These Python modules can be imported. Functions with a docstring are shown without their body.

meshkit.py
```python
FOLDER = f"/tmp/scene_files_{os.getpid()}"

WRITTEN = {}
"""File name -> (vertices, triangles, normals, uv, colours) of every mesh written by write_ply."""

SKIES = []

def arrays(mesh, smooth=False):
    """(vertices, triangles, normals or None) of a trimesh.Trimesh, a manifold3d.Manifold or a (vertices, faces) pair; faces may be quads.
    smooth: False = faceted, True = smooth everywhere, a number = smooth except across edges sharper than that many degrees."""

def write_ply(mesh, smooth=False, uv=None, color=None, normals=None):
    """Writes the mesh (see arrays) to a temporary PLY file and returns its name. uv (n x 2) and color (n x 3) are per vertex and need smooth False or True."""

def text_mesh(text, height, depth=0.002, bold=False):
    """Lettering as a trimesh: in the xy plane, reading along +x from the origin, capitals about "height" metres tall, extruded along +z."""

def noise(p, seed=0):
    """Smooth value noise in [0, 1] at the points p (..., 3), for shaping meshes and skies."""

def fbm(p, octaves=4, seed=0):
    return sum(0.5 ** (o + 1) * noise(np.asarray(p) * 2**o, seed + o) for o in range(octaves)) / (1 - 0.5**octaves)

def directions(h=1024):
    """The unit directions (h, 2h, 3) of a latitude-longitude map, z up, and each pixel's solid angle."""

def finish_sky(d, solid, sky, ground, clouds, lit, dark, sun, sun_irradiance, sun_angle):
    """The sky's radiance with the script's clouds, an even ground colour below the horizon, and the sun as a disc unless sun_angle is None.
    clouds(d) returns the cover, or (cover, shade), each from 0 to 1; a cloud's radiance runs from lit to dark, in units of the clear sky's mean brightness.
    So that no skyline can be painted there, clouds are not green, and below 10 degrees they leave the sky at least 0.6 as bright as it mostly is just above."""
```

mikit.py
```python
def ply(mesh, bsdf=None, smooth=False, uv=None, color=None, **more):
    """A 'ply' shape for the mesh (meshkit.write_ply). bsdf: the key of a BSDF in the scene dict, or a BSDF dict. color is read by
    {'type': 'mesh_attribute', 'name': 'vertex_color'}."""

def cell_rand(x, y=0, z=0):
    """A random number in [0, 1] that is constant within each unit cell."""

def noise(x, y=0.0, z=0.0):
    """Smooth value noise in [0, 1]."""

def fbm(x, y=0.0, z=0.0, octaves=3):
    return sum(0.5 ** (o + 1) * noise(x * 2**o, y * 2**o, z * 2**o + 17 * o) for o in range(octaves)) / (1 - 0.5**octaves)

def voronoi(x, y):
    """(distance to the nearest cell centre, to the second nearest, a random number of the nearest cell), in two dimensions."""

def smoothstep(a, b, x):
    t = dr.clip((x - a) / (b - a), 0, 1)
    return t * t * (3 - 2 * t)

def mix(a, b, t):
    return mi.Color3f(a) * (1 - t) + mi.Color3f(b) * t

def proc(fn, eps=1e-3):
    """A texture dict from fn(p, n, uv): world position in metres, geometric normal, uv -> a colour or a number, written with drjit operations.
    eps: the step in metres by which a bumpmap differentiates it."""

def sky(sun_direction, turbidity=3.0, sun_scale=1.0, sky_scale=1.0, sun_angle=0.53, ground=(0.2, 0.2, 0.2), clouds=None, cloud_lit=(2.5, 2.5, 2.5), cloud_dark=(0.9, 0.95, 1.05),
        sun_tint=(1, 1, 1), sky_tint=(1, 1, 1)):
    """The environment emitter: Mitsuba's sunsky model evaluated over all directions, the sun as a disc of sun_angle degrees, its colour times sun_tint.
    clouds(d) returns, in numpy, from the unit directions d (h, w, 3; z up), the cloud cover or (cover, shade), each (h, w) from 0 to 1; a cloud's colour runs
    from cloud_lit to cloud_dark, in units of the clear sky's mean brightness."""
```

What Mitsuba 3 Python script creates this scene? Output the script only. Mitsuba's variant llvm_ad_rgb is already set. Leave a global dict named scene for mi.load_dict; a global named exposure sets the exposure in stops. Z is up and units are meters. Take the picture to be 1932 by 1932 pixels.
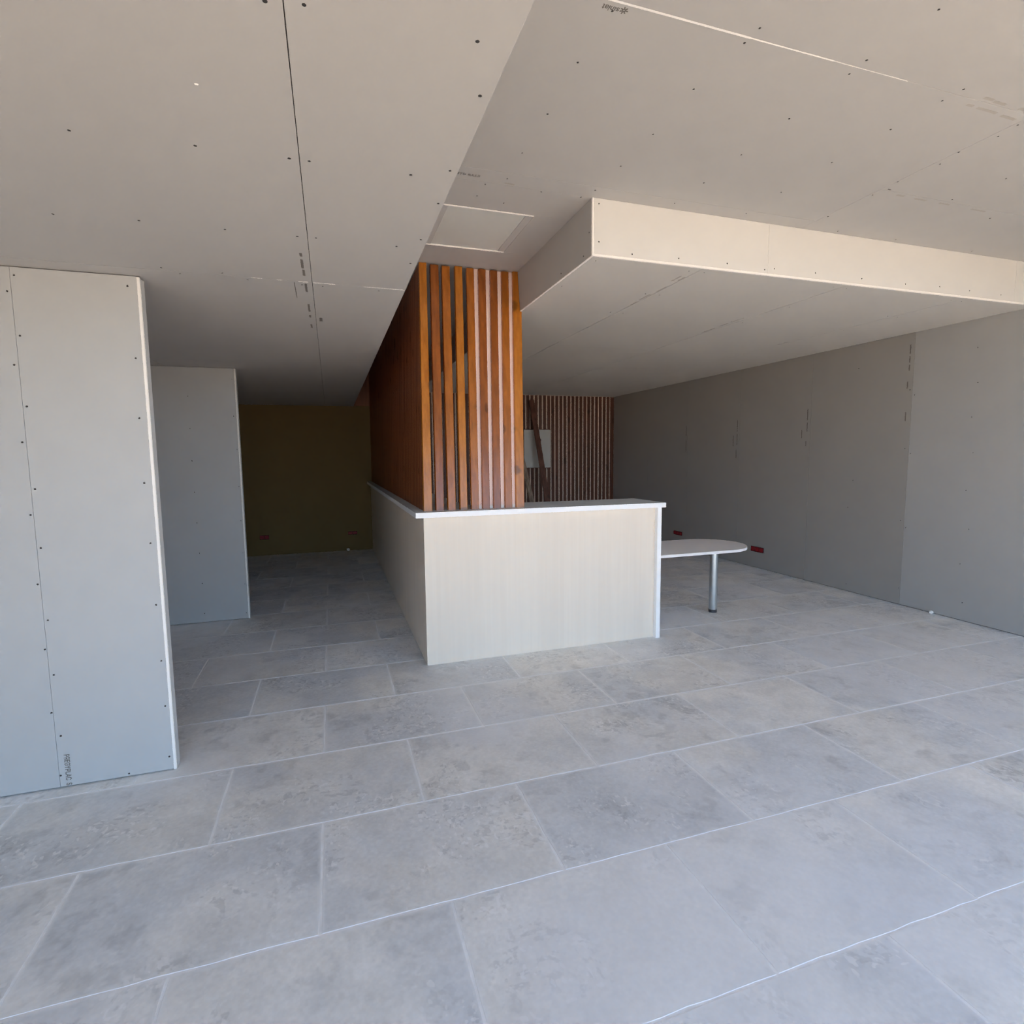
import math, random
import numpy as np, trimesh, mitsuba as mi, drjit as dr, mikit, meshkit
from mikit import noise, fbm, cell_rand, smoothstep, mix, voronoi
from shapely.geometry import Polygon
T = mi.ScalarTransform4f
random.seed(7)
scene, labels = {}, {}

# ------------------------------------------------------------------ camera, sky, sun, exposure
EYE = np.array([0.0, 0.0, 1.6146])
YAW, PITCH, ROLL, FOCAL = 0.3161, -0.1014, -0.0107, 1039.1 / 1932
fwd = np.array([math.sin(YAW) * math.cos(PITCH), math.cos(YAW) * math.cos(PITCH), math.sin(PITCH)])
side = np.array([math.cos(YAW), -math.sin(YAW), 0.0])
upv = np.cross(side, fwd)
up = -math.sin(ROLL) * side + math.cos(ROLL) * upv
scene['camera'] = {'type': 'perspective', 'fov': 2 * math.degrees(math.atan(0.5 / FOCAL)), 'fov_axis': 'x', 'near_clip': 0.05, 'far_clip': 500.0,
                   'to_world': T().look_at(origin=EYE.tolist(), target=(EYE + fwd).tolist(), up=up.tolist())}
SUN = (0.30, -0.55, 1.5)
scene['sky'] = mikit.sky(SUN, turbidity=2.4, sun_scale=1.0, sky_scale=1.7, sky_tint=(1.05, 1.0, 0.94), ground=(0.30, 0.26, 0.21))
exposure = 3.2

# ------------------------------------------------------------------ dimensions
X0, X1 = -2.40, 5.671            # left and right walls
YF = -0.45                       # open shop front
YB, YBL = 10.42, 9.95            # back walls
ZL, ZD, ZR = 2.49, 2.815, 3.15   # lower left ceiling, dropped right ceiling, raised ceiling
XE = 0.412                       # edge of the lower left ceiling
XB, YBK = 1.555, 3.143           # corner of the bulkhead

# ------------------------------------------------------------------ materials
def mat(key, color, rough=0.6, **more):
    scene[key] = {'type': 'principled', 'base_color': color if isinstance(color, dict) else {'type': 'rgb', 'value': list(color)}, 'roughness': rough, **more}
    return key

def board_fn(base):
    lo_, hi_ = tuple(c * 0.97 for c in base), tuple(c * 1.03 for c in base)
    def fn(p, n, uv):
        a = fbm(p.x * 0.9, p.y * 0.9, p.z * 0.9, 3)
        b = fbm(p.x * 7 + 3, p.y * 7, p.z * 7, 2)
        return mix(lo_, hi_, a) * (0.985 + 0.03 * b)
    return mikit.proc(fn)
mat('m_board', board_fn((0.445, 0.437, 0.423)), 0.75)  # one plasterboard; ceiling and beam copies carry uneven light in their colour
mat('m_board_pale_lit', board_fn((0.55, 0.54, 0.51)), 0.75)
mat('m_board_cream_lit', board_fn((0.70, 0.69, 0.66)), 0.75)
mat('m_board_left_dim', board_fn((0.385, 0.377, 0.364)), 0.75)
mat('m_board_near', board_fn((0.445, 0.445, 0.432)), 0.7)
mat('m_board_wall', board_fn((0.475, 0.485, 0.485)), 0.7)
mat('m_board_grey_dim', board_fn((0.382, 0.370, 0.345)), 0.7)
mat('m_gypsum', (0.90, 0.88, 0.84), 0.8)
mat('m_dark_gap', (0.10, 0.09, 0.085), 0.9)
mat('m_shell', (0.25, 0.235, 0.22), 0.8)
mat('m_screw', (0.03, 0.028, 0.027), 0.5)
mat('m_ink', (0.14, 0.128, 0.115), 0.8)
mat('m_ink_wall', (0.20, 0.18, 0.165), 0.8)
mat('m_ink_pale', (0.40, 0.38, 0.35), 0.8)
mat('m_hatch', (0.60, 0.625, 0.60), 0.5)
mat('m_hatch_side', (0.50, 0.50, 0.49), 0.6)
mat('m_white', (0.94, 0.945, 0.94), 0.35)
mat('m_top', (0.50, 0.53, 0.535), 0.45)
mat('m_table', (0.76, 0.735, 0.715), 0.4)
mat('m_table_edge', (0.85, 0.84, 0.83), 0.4)
mat('m_pink', (0.93, 0.74, 0.68), 0.8)
mat('m_steel', (0.62, 0.68, 0.71), 0.28, metallic=0.9)
mat('m_foot', (0.05, 0.05, 0.055), 0.6)
mat('m_red', (0.33, 0.012, 0.02), 0.45)
mat('m_red_dark', (0.10, 0.006, 0.010), 0.6)
mat('m_panel', (0.64, 0.64, 0.60), 0.45)
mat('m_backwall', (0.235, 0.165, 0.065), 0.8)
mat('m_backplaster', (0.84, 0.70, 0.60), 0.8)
mat('m_ground', mikit.proc(lambda p, n, uv: mix((0.40, 0.335, 0.26), (0.47, 0.395, 0.31), fbm(p.x * 1.5, p.y * 1.5, 0.0, 3))), 0.9)
mat('m_facade', (0.62, 0.57, 0.50), 0.85)

def beige_fn(p, n, uv):
    u = p.x + p.y
    g = fbm(u * 60, p.z * 1.6, 0.0, 3)
    s = fbm(u * 6, p.z * 0.4, 4.0, 2)
    return mix((0.77, 0.67, 0.555), (0.85, 0.755, 0.635), 0.5 + 0.45 * (g - 0.5) + 0.5 * (s - 0.5))
mat('m_beige', mikit.proc(beige_fn), 0.42)

def wood_fn(dark, light, seed):
    def fn(p, n, uv):
        w = 0.03 * fbm(p.x * 3 + seed, p.y * 3, p.z * 1.2, 2)
        g = fbm((p.x + w) * 42 + seed, (p.y + w) * 42, p.z * 1.3 + seed, 3)
        fine = fbm(p.x * 260, p.y * 260, p.z * 9 + seed, 2)
        knot = smoothstep(0.80, 0.88, noise(p.x * 14 + seed * 3, p.y * 14, p.z * 6 + seed))
        c = mix(dark, light, smoothstep(0.25, 0.75, g)) * (0.9 + 0.2 * fine)
        return c * (1 - 0.45 * knot)
    return mikit.proc(fn)
mat('m_wood_a', wood_fn((0.40, 0.128, 0.010), (0.50, 0.180, 0.020), 1.0), 0.24, specular=0.6)
mat('m_wood_b', wood_fn((0.24, 0.066, 0.010), (0.33, 0.098, 0.016), 5.0), 0.22, specular=0.6)
mat('m_wood_c', wood_fn((0.31, 0.090, 0.008), (0.41, 0.130, 0.015), 9.0), 0.24, specular=0.6)
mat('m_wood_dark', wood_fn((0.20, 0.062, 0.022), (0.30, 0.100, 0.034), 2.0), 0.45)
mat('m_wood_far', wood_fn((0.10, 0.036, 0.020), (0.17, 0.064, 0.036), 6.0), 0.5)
mat('m_plank_rough', wood_fn((0.26, 0.18, 0.13), (0.50, 0.38, 0.28), 12.0), 0.8)

# floor tiles: running bond, rows along x
TY0, TD, TL, JW = 4.2878, 0.61194, 0.905, 0.009
def tile_fn(p, n, uv):
    row = dr.floor((TY0 - p.y) / TD)
    odd = row - 2 * dr.floor(row / 2)
    off = dr.select(odd > 0.5, mi.Float(0.806), mi.Float(0.354))
    cx = (p.x - off) / TL
    col = dr.floor(cx)
    r1, r2, r3 = cell_rand(row + 50, col + 50, 1), cell_rand(row + 50, col + 50, 2), cell_rand(row + 50, col + 50, 3)
    fx = (cx - col) * TL
    fy = (TY0 - p.y) - row * TD
    e = dr.minimum(dr.minimum(fx, TL - fx), dr.minimum(fy, TD - fy))
    ox, oy = p.x + r1 * 7, p.y + r2 * 7
    wx, wy = 0.10 * fbm(ox * 4, oy * 4, 40.0, 3), 0.10 * fbm(ox * 4, oy * 4, 50.0, 3)
    ax, ay = ox + wx, oy + wy
    big = fbm(ax * 1.9, ay * 1.9, 3.0, 4)
    med = fbm(ax * 8, ay * 8, 9.0, 5)
    fine = fbm(ox * 70, oy * 70, 1.0, 3)
    c = mix((0.590, 0.595, 0.592), (0.690, 0.668, 0.622), smoothstep(0.3, 0.7, big))
    c = c * (0.97 + 0.11 * r3) * (0.90 + 0.26 * med)
    blot = smoothstep(0.50, 0.78, fbm(ax * 13 + 4, ay * 13, 2.0, 4)) * smoothstep(0.40, 0.66, fbm(ax * 2.6, ay * 2.6, 60.0, 3))
    c = c * (1 - 0.17 * blot)
    c = c * (0.92 + 0.16 * fine)
    # worn pitted patches with pale flecks of filler
    zone = smoothstep(0.50, 0.66, fbm(ax * 3.0 + 11, ay * 3.0, 6.0, 3))
    pit = smoothstep(0.54, 0.74, fbm(ax * 46 + 9, ay * 46, 8.0, 3)) * zone
    c = c * (1 - 0.17 * pit)
    fl = smoothstep(0.68, 0.77, fbm(ax * 62, ay * 46, 5.0, 2))
    c = mix(c, mi.Color3f(0.84, 0.82, 0.79), fl * (0.12 + 0.42 * zone))
    # grout haze and dust wiped over the edges, plus a painted pool of light
    haze_and_light = smoothstep(0.45, 0.75, fbm(p.x * 1.3, p.y * 1.3, 20.0, 3) + 0.22 * dr.exp(-(dr.square(p.x - 3.9) / 3.0 + dr.square(p.y - 3.3) / 1.6)))
    c = mix(c, mi.Color3f(0.74, 0.74, 0.745), 0.5 * haze_and_light)
    sm = smoothstep(0.012 + 0.02 * fbm(p.x * 18, p.y * 18, 30.0, 3), 0.0, e)
    c = mix(c, mi.Color3f(0.76, 0.75, 0.73), 0.75 * sm)
    return c
def tile_rough(p, n, uv):
    return 0.42 + 0.25 * fbm(p.x * 5, p.y * 5, 0.0, 3)
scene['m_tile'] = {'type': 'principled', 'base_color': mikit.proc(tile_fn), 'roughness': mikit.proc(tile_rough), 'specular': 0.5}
mat('m_grout', mikit.proc(lambda p, n, uv: mix((0.70, 0.69, 0.67), (0.84, 0.83, 0.81), fbm(p.x * 40, p.y * 40, 0.0, 3))), 0.9)

# ------------------------------------------------------------------ helpers
def numbered(key):
    if key not in USED:
        USED.add(key); return key
    i = 1
    while f'{key}_{i:03d}' in USED: i += 1
    k = f'{key}_{i:03d}'; USED.add(k); return k
USED = set()
def obj(name, mesh, m, parent=None, smooth=False, label=None, kind=None, **more):
    key = numbered((parent + '__' if parent else '') + name)
    scene[key] = mikit.ply(mesh, m, smooth=smooth, **more)
    d = {}
    if label: d['label'] = label
    if kind: d['kind'] = kind
    if d: labels[key] = d
    return key
def thing(name, label, cat, group=None):
    key = numbered(name)
    labels[key] = {'label': label, 'category': cat}
    if group: labels[key]['group'] = group
    return key
def struct(name, label, mesh=None, m=None):
    key = numbered(name)
    labels[key] = {'label': label, 'kind': 'structure'}
    if mesh is not None: scene[key] = mikit.ply(mesh, m)
    return key
def cat(ms): return trimesh.util.concatenate(ms)
def box(lo, hi, bev=0.0):
    lo, hi = np.array(lo, float), np.array(hi, float)
    if bev <= 0:
        return trimesh.creation.box(bounds=[lo, hi])
    P = []
    for c in np.ndindex(2, 2, 2):
        corner = np.where(np.array(c) == 0, lo, hi); s = np.where(np.array(c) == 0, 1, -1)
        for ax in range(3):
            q = corner + s * bev; q[ax] = corner[ax]; P.append(q)
    return trimesh.convex.convex_hull(np.array(P))
def hexa(bottom, top):
    """Solid between two quads (4 points each)."""
    return trimesh.convex.convex_hull(np.array(list(bottom) + list(top), float))
AX = {'x': 0, 'y': 1, 'z': 2}
def screws(pts, plane, at, sign):
    """Countersunk screw heads in a board lying in a plane: axis, coordinate, outward sign."""
    ms = []
    for k, (a, b) in enumerate(pts):
        r = 0.0042 + 0.0008 * ((k * 37) % 5) / 5
        c = trimesh.creation.cylinder(radius=r, height=0.0012, sections=10)
        d = trimesh.creation.cylinder(radius=r * 0.5, height=0.0006, sections=8); d.apply_translation([0, 0, 0.0008])
        c = cat([c, d])
        if plane == 'z':
            if sign < 0: c.apply_transform(trimesh.transformations.rotation_matrix(math.pi, [1, 0, 0]))
            c.apply_translation([a, b, at])
        elif plane == 'y':
            c.apply_transform(trimesh.transformations.rotation_matrix(math.pi / 2 * (1 if sign < 0 else -1), [1, 0, 0])); c.apply_translation([a, at, b])
        else:
            c.apply_transform(trimesh.transformations.rotation_matrix(math.pi / 2 * sign, [0, 1, 0])); c.apply_translation([at, a, b])
        ms.append(c)
    return cat(ms)
def text_on(text, h, origin, right, upd, stretch=1.0):
    """Flat lettering: reading along right, capitals along upd, proud of the surface by a hair."""
    m = meshkit.text_mesh(text, h, depth=0.0005, bold=True)
    r, u = np.array(right, float), np.array(upd, float); n = np.cross(r, u)
    M = np.eye(4); M[:3, 0], M[:3, 1], M[:3, 2], M[:3, 3] = r * stretch, u, n, origin
    m.apply_transform(M)
    return m

class Surface:
    """A board-clad surface: rectangles in the plane's own two axes become boards with thin joints, and screws and print go to the board they lie on."""
    def __init__(self, parent, plane, at, sign, m, thick=0.0125, joint=0.003):
        self.parent, self.plane, self.at, self.sign, self.m, self.t, self.j = parent, plane, at, sign, m, thick, joint
        self.boards = []
    def lohi(self, a0, a1, b0, b1, d0, d1):
        i = AX[self.plane]; rest = [k for k in range(3) if k != i]
        lo, hi = np.zeros(3), np.zeros(3)
        lo[rest[0]], hi[rest[0]], lo[rest[1]], hi[rest[1]] = a0, a1, b0, b1
        lo[i], hi[i] = min(d0, d1), max(d0, d1)
        return lo, hi
    def board(self, a0, a1, b0, b1, g=(1, 1, 1, 1), label=None):
        h = self.j / 2
        lo, hi = self.lohi(a0 + h * g[0], a1 - h * g[1], b0 + h * g[2], b1 - h * g[3], self.at, self.at - self.sign * self.t)
        k = obj('board', box(lo, hi, 0.0012), self.m, self.parent, label=label)
        self.boards.append((k, a0, a1, b0, b1)); return k
    def find(self, a, b):
        for k, a0, a1, b0, b1 in self.boards:
            if a0 <= a <= a1 and b0 <= b <= b1: return k
    def screws(self, pts):
        by = {}
        for p in pts:
            k = self.find(*p)
            if k: by.setdefault(k, []).append(p)
        for k, ps in by.items():
            obj('screw_heads', screws(ps, self.plane, self.at, self.sign), 'm_screw', k, label='dark countersunk screw heads', kind='stuff')
    def dashes(self, segs, m='m_ink', w=0.012):
        """Printed or pencilled marks too blurred to read: short strokes, (a0, b0, a1, b1)."""
        by = {}
        i = AX[self.plane]; rest = [k for k in range(3) if k != i]
        for (a0, b0, a1, b1) in segs:
            k = self.find((a0 + a1) / 2, (b0 + b1) / 2)
            if not k: continue
            L = math.hypot(a1 - a0, b1 - b0); ua, ub = (a1 - a0) / L, (b1 - b0) / L
            q = [(a0 - ub * w / 2, b0 + ua * w / 2), (a1 - ub * w / 2, b1 + ua * w / 2), (a1 + ub * w / 2, b1 - ua * w / 2), (a0 + ub * w / 2, b0 - ua * w / 2)]
            P = []
            for d in (self.at, self.at + self.sign * 0.0006):
                for (a, b) in q:
                    v = np.zeros(3); v[rest[0]], v[rest[1]], v[i] = a, b, d; P.append(v)
            by.setdefault(k, []).append(trimesh.convex.convex_hull(np.array(P)))
        for k, ms in by.items():
            obj('printed_mark', cat(ms), m, k, label='blurred grey printed marks')
    def grid(self, a_list, b_list):
        self.screws([(a, b) for a in a_list for b in b_list])

# ------------------------------------------------------------------ outside
obj_ground = struct('ground', 'pale sunlit paving outside the open front', box((-60, -80, -0.14), (60, YF - 0.02, -0.04)), 'm_ground')

# ------------------------------------------------------------------ floor with tiles
fl = struct('floor', 'grey stone-look tiled floor with pale grout joints', box((X0 - 0.1, YF, -0.06), (X1 + 0.15, YB + 0.1, -0.0016)), 'm_grout')
rng = np.random.default_rng(3)
def tile_mesh(x0, x1, y0, y1, detail):
    h = JW / 2
    x0, x1, y0, y1 = x0 + h, x1 - h, y0 + h, y1 - h
    def edge(p, q):
        n = max(1, int(np.linalg.norm(np.subtract(q, p)) / 0.075)) if detail else 1
        return [tuple(np.array(p) + (np.array(q) - p) * i / n + (rng.normal(0, 0.0013, 2) if detail else 0)) for i in range(n)]
    ring = edge((x0, y0), (x1, y0)) + edge((x1, y0), (x1, y1)) + edge((x1, y1), (x0, y1)) + edge((x0, y1), (x0, y0))
    ring = np.array(ring); n = len(ring); c = ring.mean(0)
    inner = c + (ring - c) * (1 - 0.003)
    v = np.vstack([[*c, 0.0]] + [[*q, 0.0] for q in inner] + [[*q, -0.0012] for q in ring] + [[*q, -0.009] for q in ring])
    f = []
    for i in range(n):
        j = (i + 1) % n
        f += [[0, 1 + i, 1 + j], [1 + i, 1 + n + i, 1 + n + j], [1 + i, 1 + n + j, 1 + j], [1 + n + i, 1 + 2 * n + i, 1 + 2 * n + j], [1 + n + i, 1 + 2 * n + j, 1 + n + j]]
    return v, np.array(f)
for k in range(-11, 10):
    ya, yb_ = TY0 - (k + 1) * TD, TY0 - k * TD
    ya, yb_ = max(ya, YF), min(yb_, YB + 0.05)
    if yb_ - ya < 0.05: continue
    off = 0.806 if k % 2 else 0.354
    n0 = math.floor((X0 - off) / TL)
    for c in range(n0, n0 + 12):
        xa, xb = max(off + c * TL, X0), min(off + (c + 1) * TL, X1)
        if xb - xa < 0.03: continue
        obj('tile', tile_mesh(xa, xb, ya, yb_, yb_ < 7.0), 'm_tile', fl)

# ------------------------------------------------------------------ shell: walls and ceilings, each with its boards
wl = struct('wall_left', 'plasterboard side wall left of the frame', box((X0 - 0.15, YF, 0), (X0, YB, 3.4)), 'm_shell')
wr = struct('wall_right', 'long grey plasterboard wall on the right', box((X1 + 0.0125, YF, 0.0), (X1 + 0.2, YB + 0.2, 3.4)), 'm_shell')
S = Surface(wr, 'x', X1, -1, 'm_board_wall', joint=0.0014)
ys = [YF, 0.55, 1.755, 2.955, 4.155, 5.40, 6.65, 7.88, 9.1, YB]
for a, b in zip(ys, ys[1:]):
    S.m = 'm_board_near' if a < 4.1 else 'm_board_grey_dim'  # far boards darker: board difference plus light falloff put into the colour
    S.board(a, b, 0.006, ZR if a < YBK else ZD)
S.screws([(3.576, 2.557), (3.554, 2.24), (3.585, 1.928), (3.551, 1.597), (3.588, 1.247), (3.54, 0.885), (3.593, 0.544), (3.55, 0.176), (4.777, 2.547), (4.778, 1.296), (4.825, 0.982), (4.196, 1.647), (4.135, 1.595), (4.198, 0.896), (4.135, 0.827), (4.171, 0.179), (4.794, 0.084), (4.18, 2.245), (4.13, 2.19),
          (3.0, 0.2), (3.0, 0.5), (3.0, 0.85), (3.0, 1.2), (3.0, 1.6), (3.0, 1.95)])
S.dashes([(4.20, 2.70, 4.20, 2.61), (4.20, 2.585, 4.20, 2.52), (4.20, 2.50, 4.20, 2.44), (4.21, 2.33, 4.21, 2.26), (4.21, 2.02, 4.21, 1.93),
          (5.45, 2.16, 5.45, 2.02), (5.45, 1.99, 5.45, 1.88), (5.53, 1.90, 5.53, 1.80), (5.46, 1.76, 5.46, 1.70),
          (6.70, 2.10, 6.70, 1.93), (6.70, 1.90, 6.70, 1.74), (6.78, 1.88, 6.78, 1.72), (6.71, 1.68, 6.71, 1.55), (7.92, 2.08, 7.92, 1.92), (7.92, 1.86, 7.92, 1.66)], 'm_ink_wall', 0.013)

wb = struct('wall_back', 'back wall of the main room behind the slats', cat([box((0.68, YB, 0), (X1 + 0.2, YB + 0.15, 3.4)), box((0.68, YBL + 0.121, 0), (0.80, YB, 3.4))]), 'm_backplaster')
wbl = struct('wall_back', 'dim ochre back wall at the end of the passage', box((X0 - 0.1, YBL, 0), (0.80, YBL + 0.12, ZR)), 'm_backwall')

# lower left ceiling
cl = struct('ceiling', 'lower plasterboard ceiling over the left side', box((X0, YF, ZL + 0.0125), (XE - 0.0125, YBL, ZL + 0.2)), 'm_dark_gap')
S = Surface(cl, 'z', ZL, -1, 'm_board_left_dim', joint=0.0022)
for (a, b) in ((X0, -1.45), (-1.45, -0.05), (-0.05, XE)):
    for (c, d) in ((YF, 0.43), (0.43, 3.03), (3.03, 5.61), (5.61, 8.2), (8.2, YBL)):
        S.board(a, b, c, d, g=(1, 1 if b < XE else 0, 1, 1))
S.screws([(-0.012, 1.228), (0.333, 1.22), (0.384, 1.39), (-0.625, 1.85), (-0.324, 1.834), (-0.078, 1.828), (-0.023, 1.827), (0.275, 1.82), (0.387, 1.76), (0.393, 1.989), (0.385, 2.326), (0.299, 2.428), (0.382, 2.616), (-0.904, 2.466), (-0.632, 2.441), (-0.348, 2.44), (-0.088, 2.432), (-0.018, 2.428), (-0.083, 1.241),
          (-0.64, 3.06), (-0.35, 3.07), (-0.1, 3.08), (0.0, 3.08), (0.28, 3.08), (-0.7, 2.99), (-0.45, 2.995), (-0.95, 1.85), (-1.2, 2.44)])
S.dashes([(-0.085, 2.62, -0.085, 2.66), (-0.085, 2.70, -0.085, 2.82), (-0.083, 2.84, -0.083, 2.93), (-0.082, 3.06, -0.082, 3.20), (-0.082, 3.45, -0.082, 3.62), (-0.082, 3.70, -0.082, 3.76), (-0.082, 3.95, -0.082, 4.05)], 'm_ink', 0.011)
S.dashes([(-0.135, 3.05, -0.137, 3.33)], 'm_ink', 0.004)
S.dashes([(-0.02, 3.76, -0.02, 3.85)], 'm_ink', 0.018)
# pale filler on the cross joint and a chip
k = S.find(0.2, 2.9)
obj('joint_filler', cat([box((-0.045, 3.0245, ZL - 0.0006), (0.06, 3.0335, ZL + 0.002)), box((0.20, 3.0255, ZL - 0.0006), (XE - 0.004, 3.0325, ZL + 0.002))]), 'm_gypsum', k, label='white filler in the joint')
k2 = S.find(-0.4, 2.9)
obj('joint_filler', cat([box((-0.115, 3.026, ZL - 0.0006), (-0.07, 3.033, ZL + 0.002)), box((-0.33, 3.027, ZL - 0.0006), (-0.28, 3.032, ZL + 0.002)), box((-0.215, 3.027, ZL - 0.0006), (-0.19, 3.032, ZL + 0.002))]), 'm_gypsum', k2, label='white filler in the joint')
chip = trimesh.creation.icosphere(2, 0.004); chip.apply_scale([1.2, 0.8, 0.3]); chip.apply_translation([-0.262, 1.545, ZL - 0.0005])
obj('chip', chip, 'm_gypsum', k2, label='small white chip')
obj('edge_board', box((XE - 0.0125, YF, ZL + 0.0005), (XE, YB, ZR), 0.001), 'm_board', cl, label='vertical board at the step up to the raised ceiling')

# raised ceiling
cr = struct('ceiling', 'raised plasterboard ceiling in the middle and on the right', box((XE, YF, ZR + 0.0125), (X1, YB, ZR + 0.2)), 'm_dark_gap')
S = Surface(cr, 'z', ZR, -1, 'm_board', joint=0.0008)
HX0, HX1, HY0, HY1 = 0.705, 1.311, 3.482, 4.150
S.board(XE, X1, YF, 0.62)
S.board(XE, X1, 0.62, 1.822)
S.board(XE, 3.14, 1.822, 3.02)
S.board(3.14, X1, 1.822, 2.56)
YK, XK = YBK + 0.010, XB + 0.010
S.board(3.14, X1, 2.56, YK, g=(1, 1, 1, 0))
S.board(XE, 3.14, 3.02, YK, g=(1, 1, 1, 0))
S.board(XE, XK, YK, HY0, g=(0, 0, 0, 0)); S.board(XE, HX0, HY0, HY1, g=(0, 0, 0, 0)); S.board(HX1, XK, HY0, HY1, g=(0, 0, 0, 0))
S.board(XE, XK, HY1, 5.5, g=(0, 0, 0, 1)); S.board(XE, XK, 5.5, 8.0); S.board(XE, XK, 8.0, YB)
S.screws([(0.996, 1.864), (0.988, 2.13), (0.997, 2.47), (0.993, 2.807), (1.54, 2.775), (1.543, 2.468), (1.525, 2.13), (1.544, 1.849), (1.546, 1.773), (2.071, 1.78), (2.076, 1.861), (2.078, 2.174), (2.082, 2.493), (2.086, 2.799), (2.6, 2.762), (2.601, 2.413), (2.613, 2.097), (2.625, 1.87), (2.632, 1.788), (3.162, 1.892), (3.181, 1.984), (3.147, 2.141), (3.177, 2.254), (3.147, 2.464), (3.159, 2.628), (3.156, 2.94), (3.709, 2.256), (3.69, 2.53), (4.227, 2.649), (2.077, 3.067), (2.608, 3.059), (1.532, 3.058), (1.237, 3.168), (1.489, 3.161), (2.084, 1.517), (3.428, 3.104), (3.971, 3.1), (1.0, 3.078), (0.9, 3.177), (0.891, 3.327), (1.068, 3.367), (3.7, 1.9), (4.23, 2.25), (4.77, 2.65), (4.77, 3.1)])
kb = S.find(1.2, 1.9); ks = S.find(0.8, 3.1)
tape = lambda x0, x1, w: box((x0, 1.822 - w / 2, ZR - 0.0007), (x1, 1.822 + w / 2, ZR + 0.002))
obj('cut_edge', cat([tape(XE, 1.55, 0.008), tape(1.55, 1.95, 0.005), tape(1.95, 2.35, 0.0025)]), 'm_gypsum', kb, label='pale cut edge of the board along the joint')
obj('printed_text', text_on('siniat', 0.019, (1.018, 1.845, ZR), (-1, 0, 0), (0, 1, 0)), 'm_ink', kb, label='small grey printed word')
def spray(cx, cy, z):
    ms = []
    for a in range(7):
        t = math.radians(a * 51.4)
        p = np.array([cx + 0.009 * math.cos(t), cy + 0.009 * math.sin(t)])
        c = box((-0.006, -0.0022, 0), (0.006, 0.0022, 0.0006)); c.apply_transform(trimesh.transformations.rotation_matrix(t, [0, 0, 1])); c.apply_translation([p[0], p[1], z - 0.0006]); ms.append(c)
    return cat(ms)
obj('printed_emblem', spray(1.034, 1.850, ZR), 'm_ink', kb, label='small grey printed starburst emblem')
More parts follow.
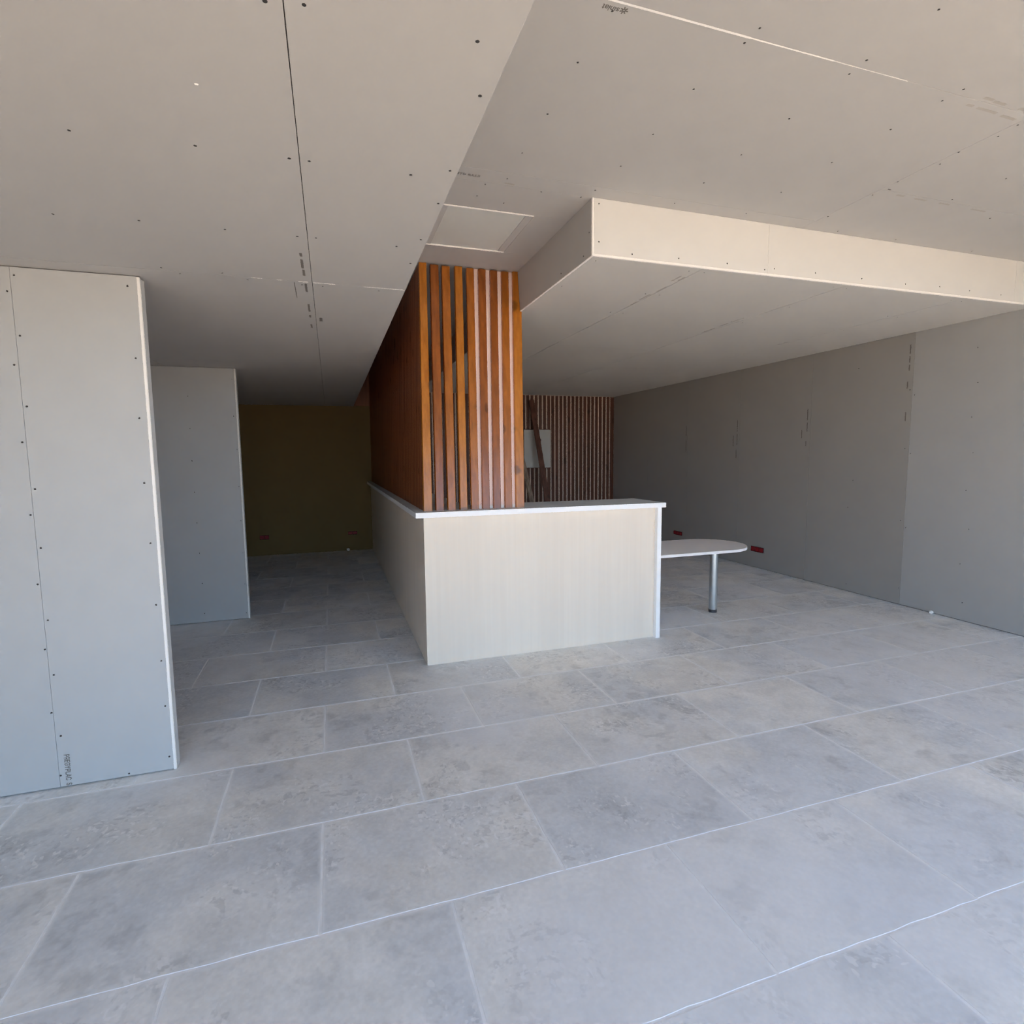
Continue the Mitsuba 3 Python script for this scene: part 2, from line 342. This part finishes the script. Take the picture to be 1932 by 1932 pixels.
obj('printed_text', text_on('STD BA13', 0.020, (0.715, 3.108, ZR), (1, 0, 0), (0, -1, 0)), 'm_ink', ks, label='small grey printed code')
S.dashes([(1.0, 3.13, 1.03, 3.13), (1.03, 3.131, 1.06, 3.133), (0.89, 1.836, 0.905, 1.836),
          (2.76, 1.855, 2.80, 1.857), (2.83, 1.858, 2.96, 1.86), (3.00, 1.865, 3.10, 1.868), (3.17, 1.868, 3.24, 1.868),
          (2.78, 1.80, 2.84, 1.80), (2.85, 1.805, 2.93, 1.806), (3.02, 1.805, 3.12, 1.806),
          (3.30, 2.585, 3.36, 2.585), (3.45, 2.588, 3.55, 2.588), (3.66, 2.586, 3.75, 2.586), (3.95, 2.588, 4.08, 2.588)], 'm_ink_pale', 0.014)
S.dashes([(3.175, 2.545, 3.20, 2.548)], 'm_ink', 0.008)

# ceiling hatch
ht = thing('ceiling_hatch', 'pale square access hatch with white frame in the raised ceiling before the slat screen', 'ceiling hatch')
W_ = 0.016
obj('frame', box((HX0, HY0, ZR - 0.004), (HX1, HY0 + 0.011, ZR + 0.03), 0.001), 'm_gypsum', ht, label='thin white edge of the frame')
obj('frame', box((HX0, HY1 - 0.009, ZR - 0.004), (HX1, HY1, ZR + 0.03), 0.001), 'm_gypsum', ht, label='thin white edge of the frame')
obj('side_frame', box((HX0, HY0 + 0.011, ZR + 0.001), (HX0 + 0.05, HY1 - 0.009, ZR + 0.03), 0.001), 'm_hatch_side', ht)
obj('side_frame', box((HX1 - 0.05, HY0 + 0.011, ZR + 0.001), (HX1, HY1 - 0.009, ZR + 0.03), 0.001), 'm_hatch_side', ht)
obj('panel', box((HX0 + 0.05, HY0 + 0.011, ZR + 0.004), (HX1 - 0.05, HY1 - 0.009, ZR + 0.028), 0.001), 'm_hatch', ht)

# dropped right ceiling and its bulkhead
cd = struct('ceiling', 'dropped plasterboard ceiling over the right back half', box((XB + 0.0125, YBK + 0.0125, ZD + 0.0125), (X1, YB, ZR)), 'm_dark_gap')
S = Surface(cd, 'z', ZD, -1, 'm_board_pale_lit', joint=0.004)
xs = [XB + 0.0125, 2.36, 3.60, 4.82, X1]
for i, (a, b) in enumerate(zip(xs, xs[1:])):
    for (c, d) in (((YBK + 0.0125, 5.7), (5.7, 8.2), (8.2, YB)) if i % 2 else ((YBK + 0.0125, 6.9), (6.9, YB))):
        S.board(a, b, c, d)
S.grid([1.62, 2.3, 2.42, 3.54, 3.66, 4.76, 4.88], [3.22, 3.75, 4.3])
S.dashes([(2.31, 3.32, 2.31, 3.43), (2.35, 3.33, 2.35, 3.41), (2.35, 3.55, 2.35, 3.68), (2.34, 3.75, 2.34, 3.9), (2.35, 3.95, 2.35, 4.05),
          (3.55, 4.15, 3.55, 4.32), (3.55, 4.36, 3.55, 4.48), (3.56, 4.55, 3.56, 4.75), (4.78, 4.9, 4.78, 5.05)], 'm_ink_pale', 0.014)
bk = struct('wall_bulkhead', 'bright bulkhead beam where the right ceiling drops', box((XB + 0.0125, YBK + 0.0125, ZD + 0.013), (X1, YBK + 0.1, ZR)), 'm_dark_gap')
S = Surface(bk, 'y', YBK, -1, 'm_board_cream_lit', joint=0.0006)
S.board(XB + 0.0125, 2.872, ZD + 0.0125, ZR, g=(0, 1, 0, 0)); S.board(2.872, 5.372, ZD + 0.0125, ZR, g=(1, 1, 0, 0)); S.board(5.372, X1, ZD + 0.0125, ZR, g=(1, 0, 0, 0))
S.screws([(1.60, 3.119), (1.60, 2.9), (1.829, 2.85), (2.166, 2.858), (2.539, 2.862), (2.845, 2.85), (2.926, 2.864), (3.285, 2.868), (3.716, 2.866), (4.151, 2.865), (4.512, 2.875), (4.844, 2.872), (5.21, 2.868)])
obj('cut_edge', cat([box((XB, YBK - 0.0006, ZD), (XB + 0.0128, YBK + 0.0125, ZR), 0.0008), box((XB, YBK - 0.0006, ZD), (X1, YBK + 0.0125, ZD + 0.0128), 0.0008)]), 'm_gypsum', bk, label='white cut edges of the boards along the corner')
obj('cut_edge', box((XB - 0.0005, YBK + 0.0125, ZD - 0.0006), (XB + 0.0120, 5.6, ZD + 0.003)), 'm_gypsum', bk, label='white cut edge along the underside')
S = Surface(bk, 'x', XB, -1, 'm_board', joint=0.002)
S.board(YBK + 0.0125, 5.6, ZD, ZR, g=(0, 1, 0, 0)); S.board(5.6, 8.1, ZD, ZR, g=(1, 1, 0, 0)); S.board(8.1, YB, ZD, ZR, g=(1, 0, 0, 0))
S.screws([(3.184, 2.963), (3.262, 2.851), (3.617, 2.855)])

# stub partitions on the left
XP = -0.832
w1 = struct('wall_partition', 'near plasterboard stub wall on the left with white cut edge', box((X0, 3.1625, 0.004), (XP - 0.0125, 3.2075, ZL - 0.003)), 'm_shell')
S = Surface(w1, 'y', 3.15, -1, 'm_board_wall', joint=0.0012)
S.board(X0, -1.338, 0.006, ZL - 0.003); S.board(-1.338, XP - 0.0125, 0.006, ZL - 0.003, g=(1, 0, 1, 1))
S.screws([(-1.322, 2.45), (-1.353, 2.378), (-1.322, 2.184), (-1.354, 2.053), (-1.322, 1.866), (-1.353, 1.702), (-1.322, 1.484), (-1.349, 1.363), (-1.322, 1.204), (-1.348, 1.031), (-1.322, 0.853), (-1.345, 0.711), (-1.32, 0.58), (-1.344, 0.392), (-1.316, 0.269), (-1.332, 0.066), (-0.884, 2.439), (-0.873, 2.103), (-0.877, 1.817), (-0.878, 1.501), (-0.871, 1.2), (-0.868, 0.885), (-0.864, 0.592), (-0.862, 0.351), (-0.861, 0.077), (-1.045, 0.02)])
kp = S.find(-1.2, 1.0)
obj('printed_text', text_on('PREGYPLAC  S', 0.022, (-1.311, 3.15, 0.172), (0, 0, -1), (1, 0, 0), 0.76), 'm_ink', kp, label='small grey printed word running down the board')
obj('cut_edge', box((XP - 0.0125, 3.1494, 0.003), (XP, 3.1625, ZL - 0.006), 0.0008), 'm_gypsum', w1, label='white cut edge of the end board')
obj('end_board', box((XP - 0.0125, 3.1625, 0.003), (XP, 3.2075, ZL - 0.010)), 'm_board_wall', w1)
obj('board', box((X0, 3.2075, 0.006), (XP, 3.22, ZL - 0.003)), 'm_board_wall', w1)
XP2 = -0.842
w2 = struct('wall_partition', 'second plasterboard stub wall in the shade behind the near one', box((X0, 6.0325, 0.004), (XP2 - 0.0125, 6.0775, ZL - 0.003)), 'm_shell')
S = Surface(w2, 'y', 6.02, -1, 'm_board_wall', joint=0.0012)
S.board(X0, -1.84, 0.006, ZL - 0.003); S.board(-1.84, XP2 - 0.0125, 0.006, ZL - 0.003, g=(1, 0, 1, 1))
S.screws([(-1.265, 2.212), (-1.266, 1.908), (-1.267, 1.601), (-1.263, 1.298), (-1.261, 0.997), (-1.256, 0.699), (-1.251, 0.397), (-1.246, 0.094), (-0.875, 2.383), (-0.88, 2.031), (-0.869, 1.706), (-0.872, 1.339), (-0.872, 1.002), (-0.872, 0.679), (-0.872, 0.359), (-0.872, 0.061)])
obj('cut_edge', box((XP2 - 0.0125, 6.0194, 0.003), (XP2, 6.0325, ZL - 0.004), 0.0008), 'm_gypsum', w2, label='white cut edge of the end board')
obj('end_board', box((XP2 - 0.0125, 6.0325, 0.003), (XP2, 6.0775, ZL - 0.004)), 'm_board_wall', w2)
obj('board', box((X0, 6.0775, 0.006), (XP2, 6.09, ZL - 0.003)), 'm_board_wall', w2)

# roof slab and the facade around the open front
struct('roof', 'roof slab over the room', box((X0 - 0.15, YF - 0.25, 3.4), (X1 + 0.2, YB + 0.2, 3.6)), 'm_facade')
struct('wall_front', 'facade lintel over the open front', cat([box((X0 - 0.15, YF - 0.2, 2.49), (XE, YF, 3.4)), box((XE, YF - 0.2, 3.12), (X1 + 0.2, YF, 3.4)), box((X0 - 0.3, YF - 0.2, -0.04), (X0, YF, 3.4)), box((X1, YF - 0.2, -0.04), (X1 + 0.3, YF, 3.4))]), 'm_facade')

# ------------------------------------------------------------------ counter
ct = thing('reception_counter', 'L-shaped beige reception counter with white worktop standing on the tiled floor', 'counter')
CZ0, CZ1 = 1.158, 1.199
top = Polygon([(0.586, 4.100), (2.746, 4.100), (2.746, 4.635), (1.09, 4.635), (1.09, 9.935), (0.586, 9.935)])
tm = trimesh.creation.extrude_polygon(top, CZ1 - CZ0 - 0.001, engine='earcut'); tm.apply_translation([0, 0, CZ0])
tt = trimesh.creation.extrude_polygon(top.buffer(-0.001, join_style=2), 0.0012, engine='earcut'); tt.apply_translation([0, 0, CZ1 - 0.0012])
obj('worktop', tm, 'm_white', ct, label='white worktop edge')
obj('worktop_surface', tt, 'm_top', ct, label='grey-white worktop surface')
obj('front_panel', box((0.650, 4.141, 0.0), (2.664, 4.160, CZ0), 0.001), 'm_beige', ct, label='pale beige wood-grain front panel')
obj('side_panel', box((0.650, 4.160, 0.0), (0.669, 9.935, CZ0), 0.001), 'm_beige', ct, label='beige side panel along the passage')
obj('end_panel', box((2.664, 4.101, 0.0), (2.705, 4.635, CZ0), 0.0015), 'm_white', ct, label='white end panel')
obj('inner_panel', box((1.055, 4.64, 0.0), (1.074, 9.935, CZ0), 0.001), 'm_beige', ct)
obj('back_panel', box((0.669, 9.915, 0.0), (1.055, 9.934, CZ0), 0.001), 'm_beige', ct)
obj('inner_panel', box((1.055, 4.60, 0.0), (2.664, 4.619, CZ0), 0.001), 'm_beige', ct)

# ------------------------------------------------------------------ slat screen on the counter
sc = thing('slat_screen', 'tall orange-brown wooden slat screen leaning up from the white worktop to the ceiling', 'slat screen')
BOT = [(0.6653, 0.7316), (0.7618, 0.8236), (0.8558, 0.9181), (0.9529, 1.0113), (1.0427, 1.1049), (1.1346, 1.1945), (1.2267, 1.2875), (1.3232, 1.3835), (1.4152, 1.4858)]
TOP = [(0.7306, 0.7880), (0.8191, 0.8850), (0.9107, 0.9760), (1.0178, 1.0792), (1.1139, 1.1757), (1.2138, 1.2753), (1.3142, 1.3750), (1.4122, 1.4733), (1.5093, 1.5720)]
YS0, YS1, DEP, THIN = 4.215, 4.528, 0.045, 0.030
def lean(x0b, x1b, x0t, x1t, z0, z1, dy0=0.0, dep=DEP):
    def at(z):
        t = (z - CZ1) / (ZR - CZ1)
        y = YS0 + (YS1 - YS0) * t + dy0
        return x0b + (x0t - x0b) * t, x1b + (x1t - x1b) * t, y
    q = []
    for z in (z0, z1):
        a, b, y = at(z); e = 0.003
        q += [[(a + e, y, z), (b - e, y, z), (b, y + e, z), (b, y + dep, z), (a, y + dep, z), (a, y + e, z)]]
    return trimesh.convex.convex_hull(np.array(q[0] + q[1]))
mats = ['m_wood_a', 'm_wood_b', 'm_wood_c', 'm_wood_a', 'm_wood_c', 'm_wood_b', 'm_wood_b', 'm_wood_c', 'm_wood_a']
zt = [0.004, 0.012, 0.014, 0.006, 0.012, 0.010, 0.012, 0.012, 0.004]
for i, ((a, b), (c, d)) in enumerate(zip(BOT, TOP)):
    if i < 8:
        obj('slat', lean(a, b, c, d, CZ1, ZR - zt[i], dep=DEP if i < 4 else THIN), mats[i], sc)
    else:   # the last slat is notched around the bulkhead corner
        t = (ZD - CZ1) / (ZR - CZ1)
        lowm = lean(a, b, c, 1.585, CZ1, ZD - 0.004, dep=THIN)
        upm = lean(a, b, c, d, ZD - 0.004, ZR - 0.004, dep=THIN)
        upm = trimesh.intersections.slice_mesh_plane(upm, [-1, 0, 0], [XB - 0.003, 0, 0], cap=True)
        obj('slat', cat([lowm, upm]), mats[i], sc, label='notched slat cut around the bulkhead corner')
obj('backing_board', lean(1.090, 1.470, 1.160, 1.545, CZ1 + 0.026, ZR - 0.004, THIN + 0.001, 0.0125), 'm_pink', sc, label='pale pink backing board behind the slats')
obj('packing_strip', lean(1.090, 1.472, 1.090, 1.472, CZ1, CZ1 + 0.026, THIN + 0.001, 0.016), 'm_gypsum', sc, label='cream packing strip under the pink board')
# planked left side, its front following the lean
NB, Y9 = 50, 9.925
ww = (Y9 - YS0) / NB
def side_x(y, z):
    t = (z - CZ1) / (ZR - CZ1)
    k = np.clip((y - YS0) / (Y9 - YS0), 0, 1)
    return 0.668 + t * (0.066 * (1 - k) + 0.018 * k)
for i in range(NB):
    ya = YS0 + DEP + i * ww * 0.99 + 0.002; yb_ = ya + ww * 0.99 - 0.004
    def front(z): return YS0 + DEP + 0.003 + (YS1 - YS0) * (z - CZ1) / (ZR - CZ1)
    zlim = CZ1 + (ya - YS0 - DEP) / (YS1 - YS0) * (ZR - CZ1)
    zlim2 = CZ1 + (yb_ - YS0 - DEP) / (YS1 - YS0) * (ZR - CZ1)
    ztop = ZR - 0.006
    prof = [(ya, CZ1), (yb_, CZ1)]
    if zlim2 >= ztop: prof.append((yb_, ztop))
    else: prof.append((yb_, max(zlim2, CZ1 + 0.01)))
    if zlim >= ztop: prof.append((ya, ztop))
    elif zlim2 >= ztop: prof += [(front(ztop), ztop), (ya, max(zlim, CZ1 + 0.001))]
    else: prof.append((ya, max(zlim, CZ1 + 0.001)))
    P = []
    for (y, z) in prof:
        P += [(side_x(y, z) + 0.003, y, z), (side_x(y, z) + 0.022, y, z)]
    for (y, z) in prof:
        yc = sum(p[0] for p in prof) / len(prof)
        P += [(side_x(y, z), y + (0.003 if y < yc else -0.003), z)]
    obj('side_board', trimesh.convex.convex_hull(np.array(P)), 'm_wood_dark', sc)

obj('end_board', box((XE + 0.002, 9.90, ZL + 0.004), (0.684, 9.92, ZR - 0.006), 0.002), 'm_wood_dark', sc)  # added board; its dark wood stands in for shade in this strip

# ------------------------------------------------------------------ slatted back wall lining
sw = thing('slat_lining', 'dark brown vertical slats covering the back wall of the main room', 'wall slats')
px, sw_w = 0.0886, 0.061
x = 5.583 - 0.022
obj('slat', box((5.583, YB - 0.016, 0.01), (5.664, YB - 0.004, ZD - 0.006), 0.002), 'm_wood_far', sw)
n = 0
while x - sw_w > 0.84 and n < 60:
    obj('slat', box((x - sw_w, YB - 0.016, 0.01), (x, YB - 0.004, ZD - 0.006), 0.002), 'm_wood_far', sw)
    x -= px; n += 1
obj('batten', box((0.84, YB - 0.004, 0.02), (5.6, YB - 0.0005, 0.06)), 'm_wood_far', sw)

ep = thing('electrical_panel', 'grey flat electrical panel door set in the dark slats of the back wall', 'electrical panel')
obj('door', box((3.66, YB - 0.046, 1.375), (4.225, YB - 0.026, 2.13), 0.004), 'm_panel', ep)
obj('casing', box((3.65, YB - 0.029, 1.365), (4.235, YB - 0.016, 2.14), 0.002), 'm_wood_far', ep, label='dark reveal around the grey door')
obj('latch', box((3.995, YB - 0.056, 1.90), (4.02, YB - 0.045, 1.95), 0.003), 'm_foot', ep)

def plank(name, p0, p1, w, th, m, label):
    """A straight board from the foot p0 to the head p1, w wide across the view and th thick."""
    p0, p1 = np.array(p0, float), np.array(p1, float)
    d = p1 - p0; L = np.linalg.norm(d); d /= L
    r = np.cross(d, [0, 1, 0]); r /= np.linalg.norm(r); q = np.cross(r, d)
    b = box((-w / 2, -th / 2, 0), (w / 2, th / 2, L), 0.003)
    M = np.eye(4); M[:3, 0], M[:3, 1], M[:3, 2], M[:3, 3] = r, np.cross(d, r), d, p0
    b.apply_transform(M)
    lift = -b.bounds[0][2]; b.apply_translation([0, 0, lift])
    t = thing(name, label, 'plank')
    obj('board', b, m, t)
    return t
plank('plank', (4.03, 9.75, 0.0), (3.80, YB - 0.10, 2.70), 0.105, 0.022, 'm_wood_far', 'dark brown plank leaning across the grey electrical panel on the back wall')
plank('plank', (3.66, 9.45, 0.0), (3.42, YB - 0.10, 2.30), 0.09, 0.030, 'm_plank_rough', 'rough weathered plank leaning on the back wall beside the orange slat screen')

# ------------------------------------------------------------------ desk with rounded end
dk = thing('side_table', 'grey round-ended table top on one steel leg joined to the white counter end', 'table')
cx, cy, r = 3.53, 4.535, 0.358
pts = [(2.706, cy - r), (cx, cy - r)] + [(cx + r * math.cos(a), cy + r * math.sin(a)) for a in np.linspace(-math.pi / 2, math.pi / 2, 40)[1:-1]] + [(cx, cy + r), (2.706, cy + r)]
pg = Polygon(pts)
em = trimesh.creation.extrude_polygon(pg, 0.022, engine='earcut'); em.apply_translation([0, 0, 0.696])
sm = trimesh.creation.extrude_polygon(pg.buffer(-0.0015), 0.003, engine='earcut'); sm.apply_translation([0, 0, 0.7175])
obj('table_top', em, 'm_table_edge', dk, label='white edged board')
obj('laminate', sm, 'm_table', dk, label='grey laminate surface')
lg = trimesh.creation.cylinder(radius=0.040, height=0.655, sections=40); lg.apply_translation([3.667, 4.615, 0.03 + 0.655 / 2])
lk = obj('leg', lg, 'm_steel', dk, smooth=40, label='round brushed steel leg')
ft = trimesh.creation.cylinder(radius=0.041, height=0.03, sections=40); ft.apply_translation([3.667, 4.615, 0.015])
obj('foot', ft, 'm_foot', lk, smooth=40)
pl = trimesh.creation.cylinder(radius=0.06, height=0.011, sections=32); pl.apply_translation([3.667, 4.615, 0.6905])
obj('mounting_plate', pl, 'm_steel', lk, smooth=40)

# ------------------------------------------------------------------ red socket boxes
def sockets(label, n, plane, a0, a1, z0, z1, at):
    t = thing('socket_box', label, 'socket box')
    def bx(a, b, c, d, d0, d1, bev):
        return box((at - d1, a, c), (at - d0, b, d), bev) if plane == 'x' else box((a, at - d1, c), (b, at - d0, d), bev)
    e = 0.008
    fr = [bx(a0, a1, z1 - e, z1, 0, 0.012, 0.001), bx(a0, a1, z0, z0 + e, 0, 0.012, 0.001)]
    w = (a1 - a0) / n
    for i in range(n + 1):
        c = a0 + i * w
        fr.append(bx(max(a0, c - e / 2), min(a1, c + e / 2), z0 + e, z1 - e, 0, 0.012, 0.001))
    obj('rim', cat(fr), 'm_red_dark', t)
    for i in range(n):
        obj('box', bx(a0 + i * w + e / 2, a0 + (i + 1) * w - e / 2, z0 + e, z1 - e, 0, 0.007, 0.001), 'm_red', t)
    return t
sockets('red triple socket box low on the right wall, nearer one behind the table tip', 3, 'x', 6.10, 6.335, 0.230, 0.302, X1)
sockets('red triple socket box low on the right wall, farther one above the table', 3, 'x', 7.975, 8.21, 0.224, 0.288, X1)
sockets('dark red socket box low on the ochre back wall, beside the second stub wall', 2, 'y', -1.172, -1.03, 0.270, 0.342, YBL)
sockets('dark red socket box low on the ochre back wall, beside the counter', 2, 'y', 0.24, 0.392, 0.278, 0.336, YBL)

# ------------------------------------------------------------------ plaster crumbs on the floor
def crumb(x, y, r, label):
    m = trimesh.creation.icosphere(2, r)
    v = m.vertices; v = v * (0.75 + 0.5 * meshkit.noise(v * 60 + x))[:, None]; v[:, 2] *= 0.8
    v[:, 2] -= v[:, 2].min(); m = trimesh.Trimesh(v + [x, y, 0.0], m.faces)
    k = obj('plaster_crumb', m, 'm_gypsum', smooth=True)
    labels[k] = {'label': label, 'category': 'plaster crumb'}
crumb(5.63, 3.80, 0.022, 'white crumb of plaster on the floor at the foot of the right wall')
crumb(0.232, 9.88, 0.030, 'pale crumb of plaster on the floor at the foot of the ochre back wall')
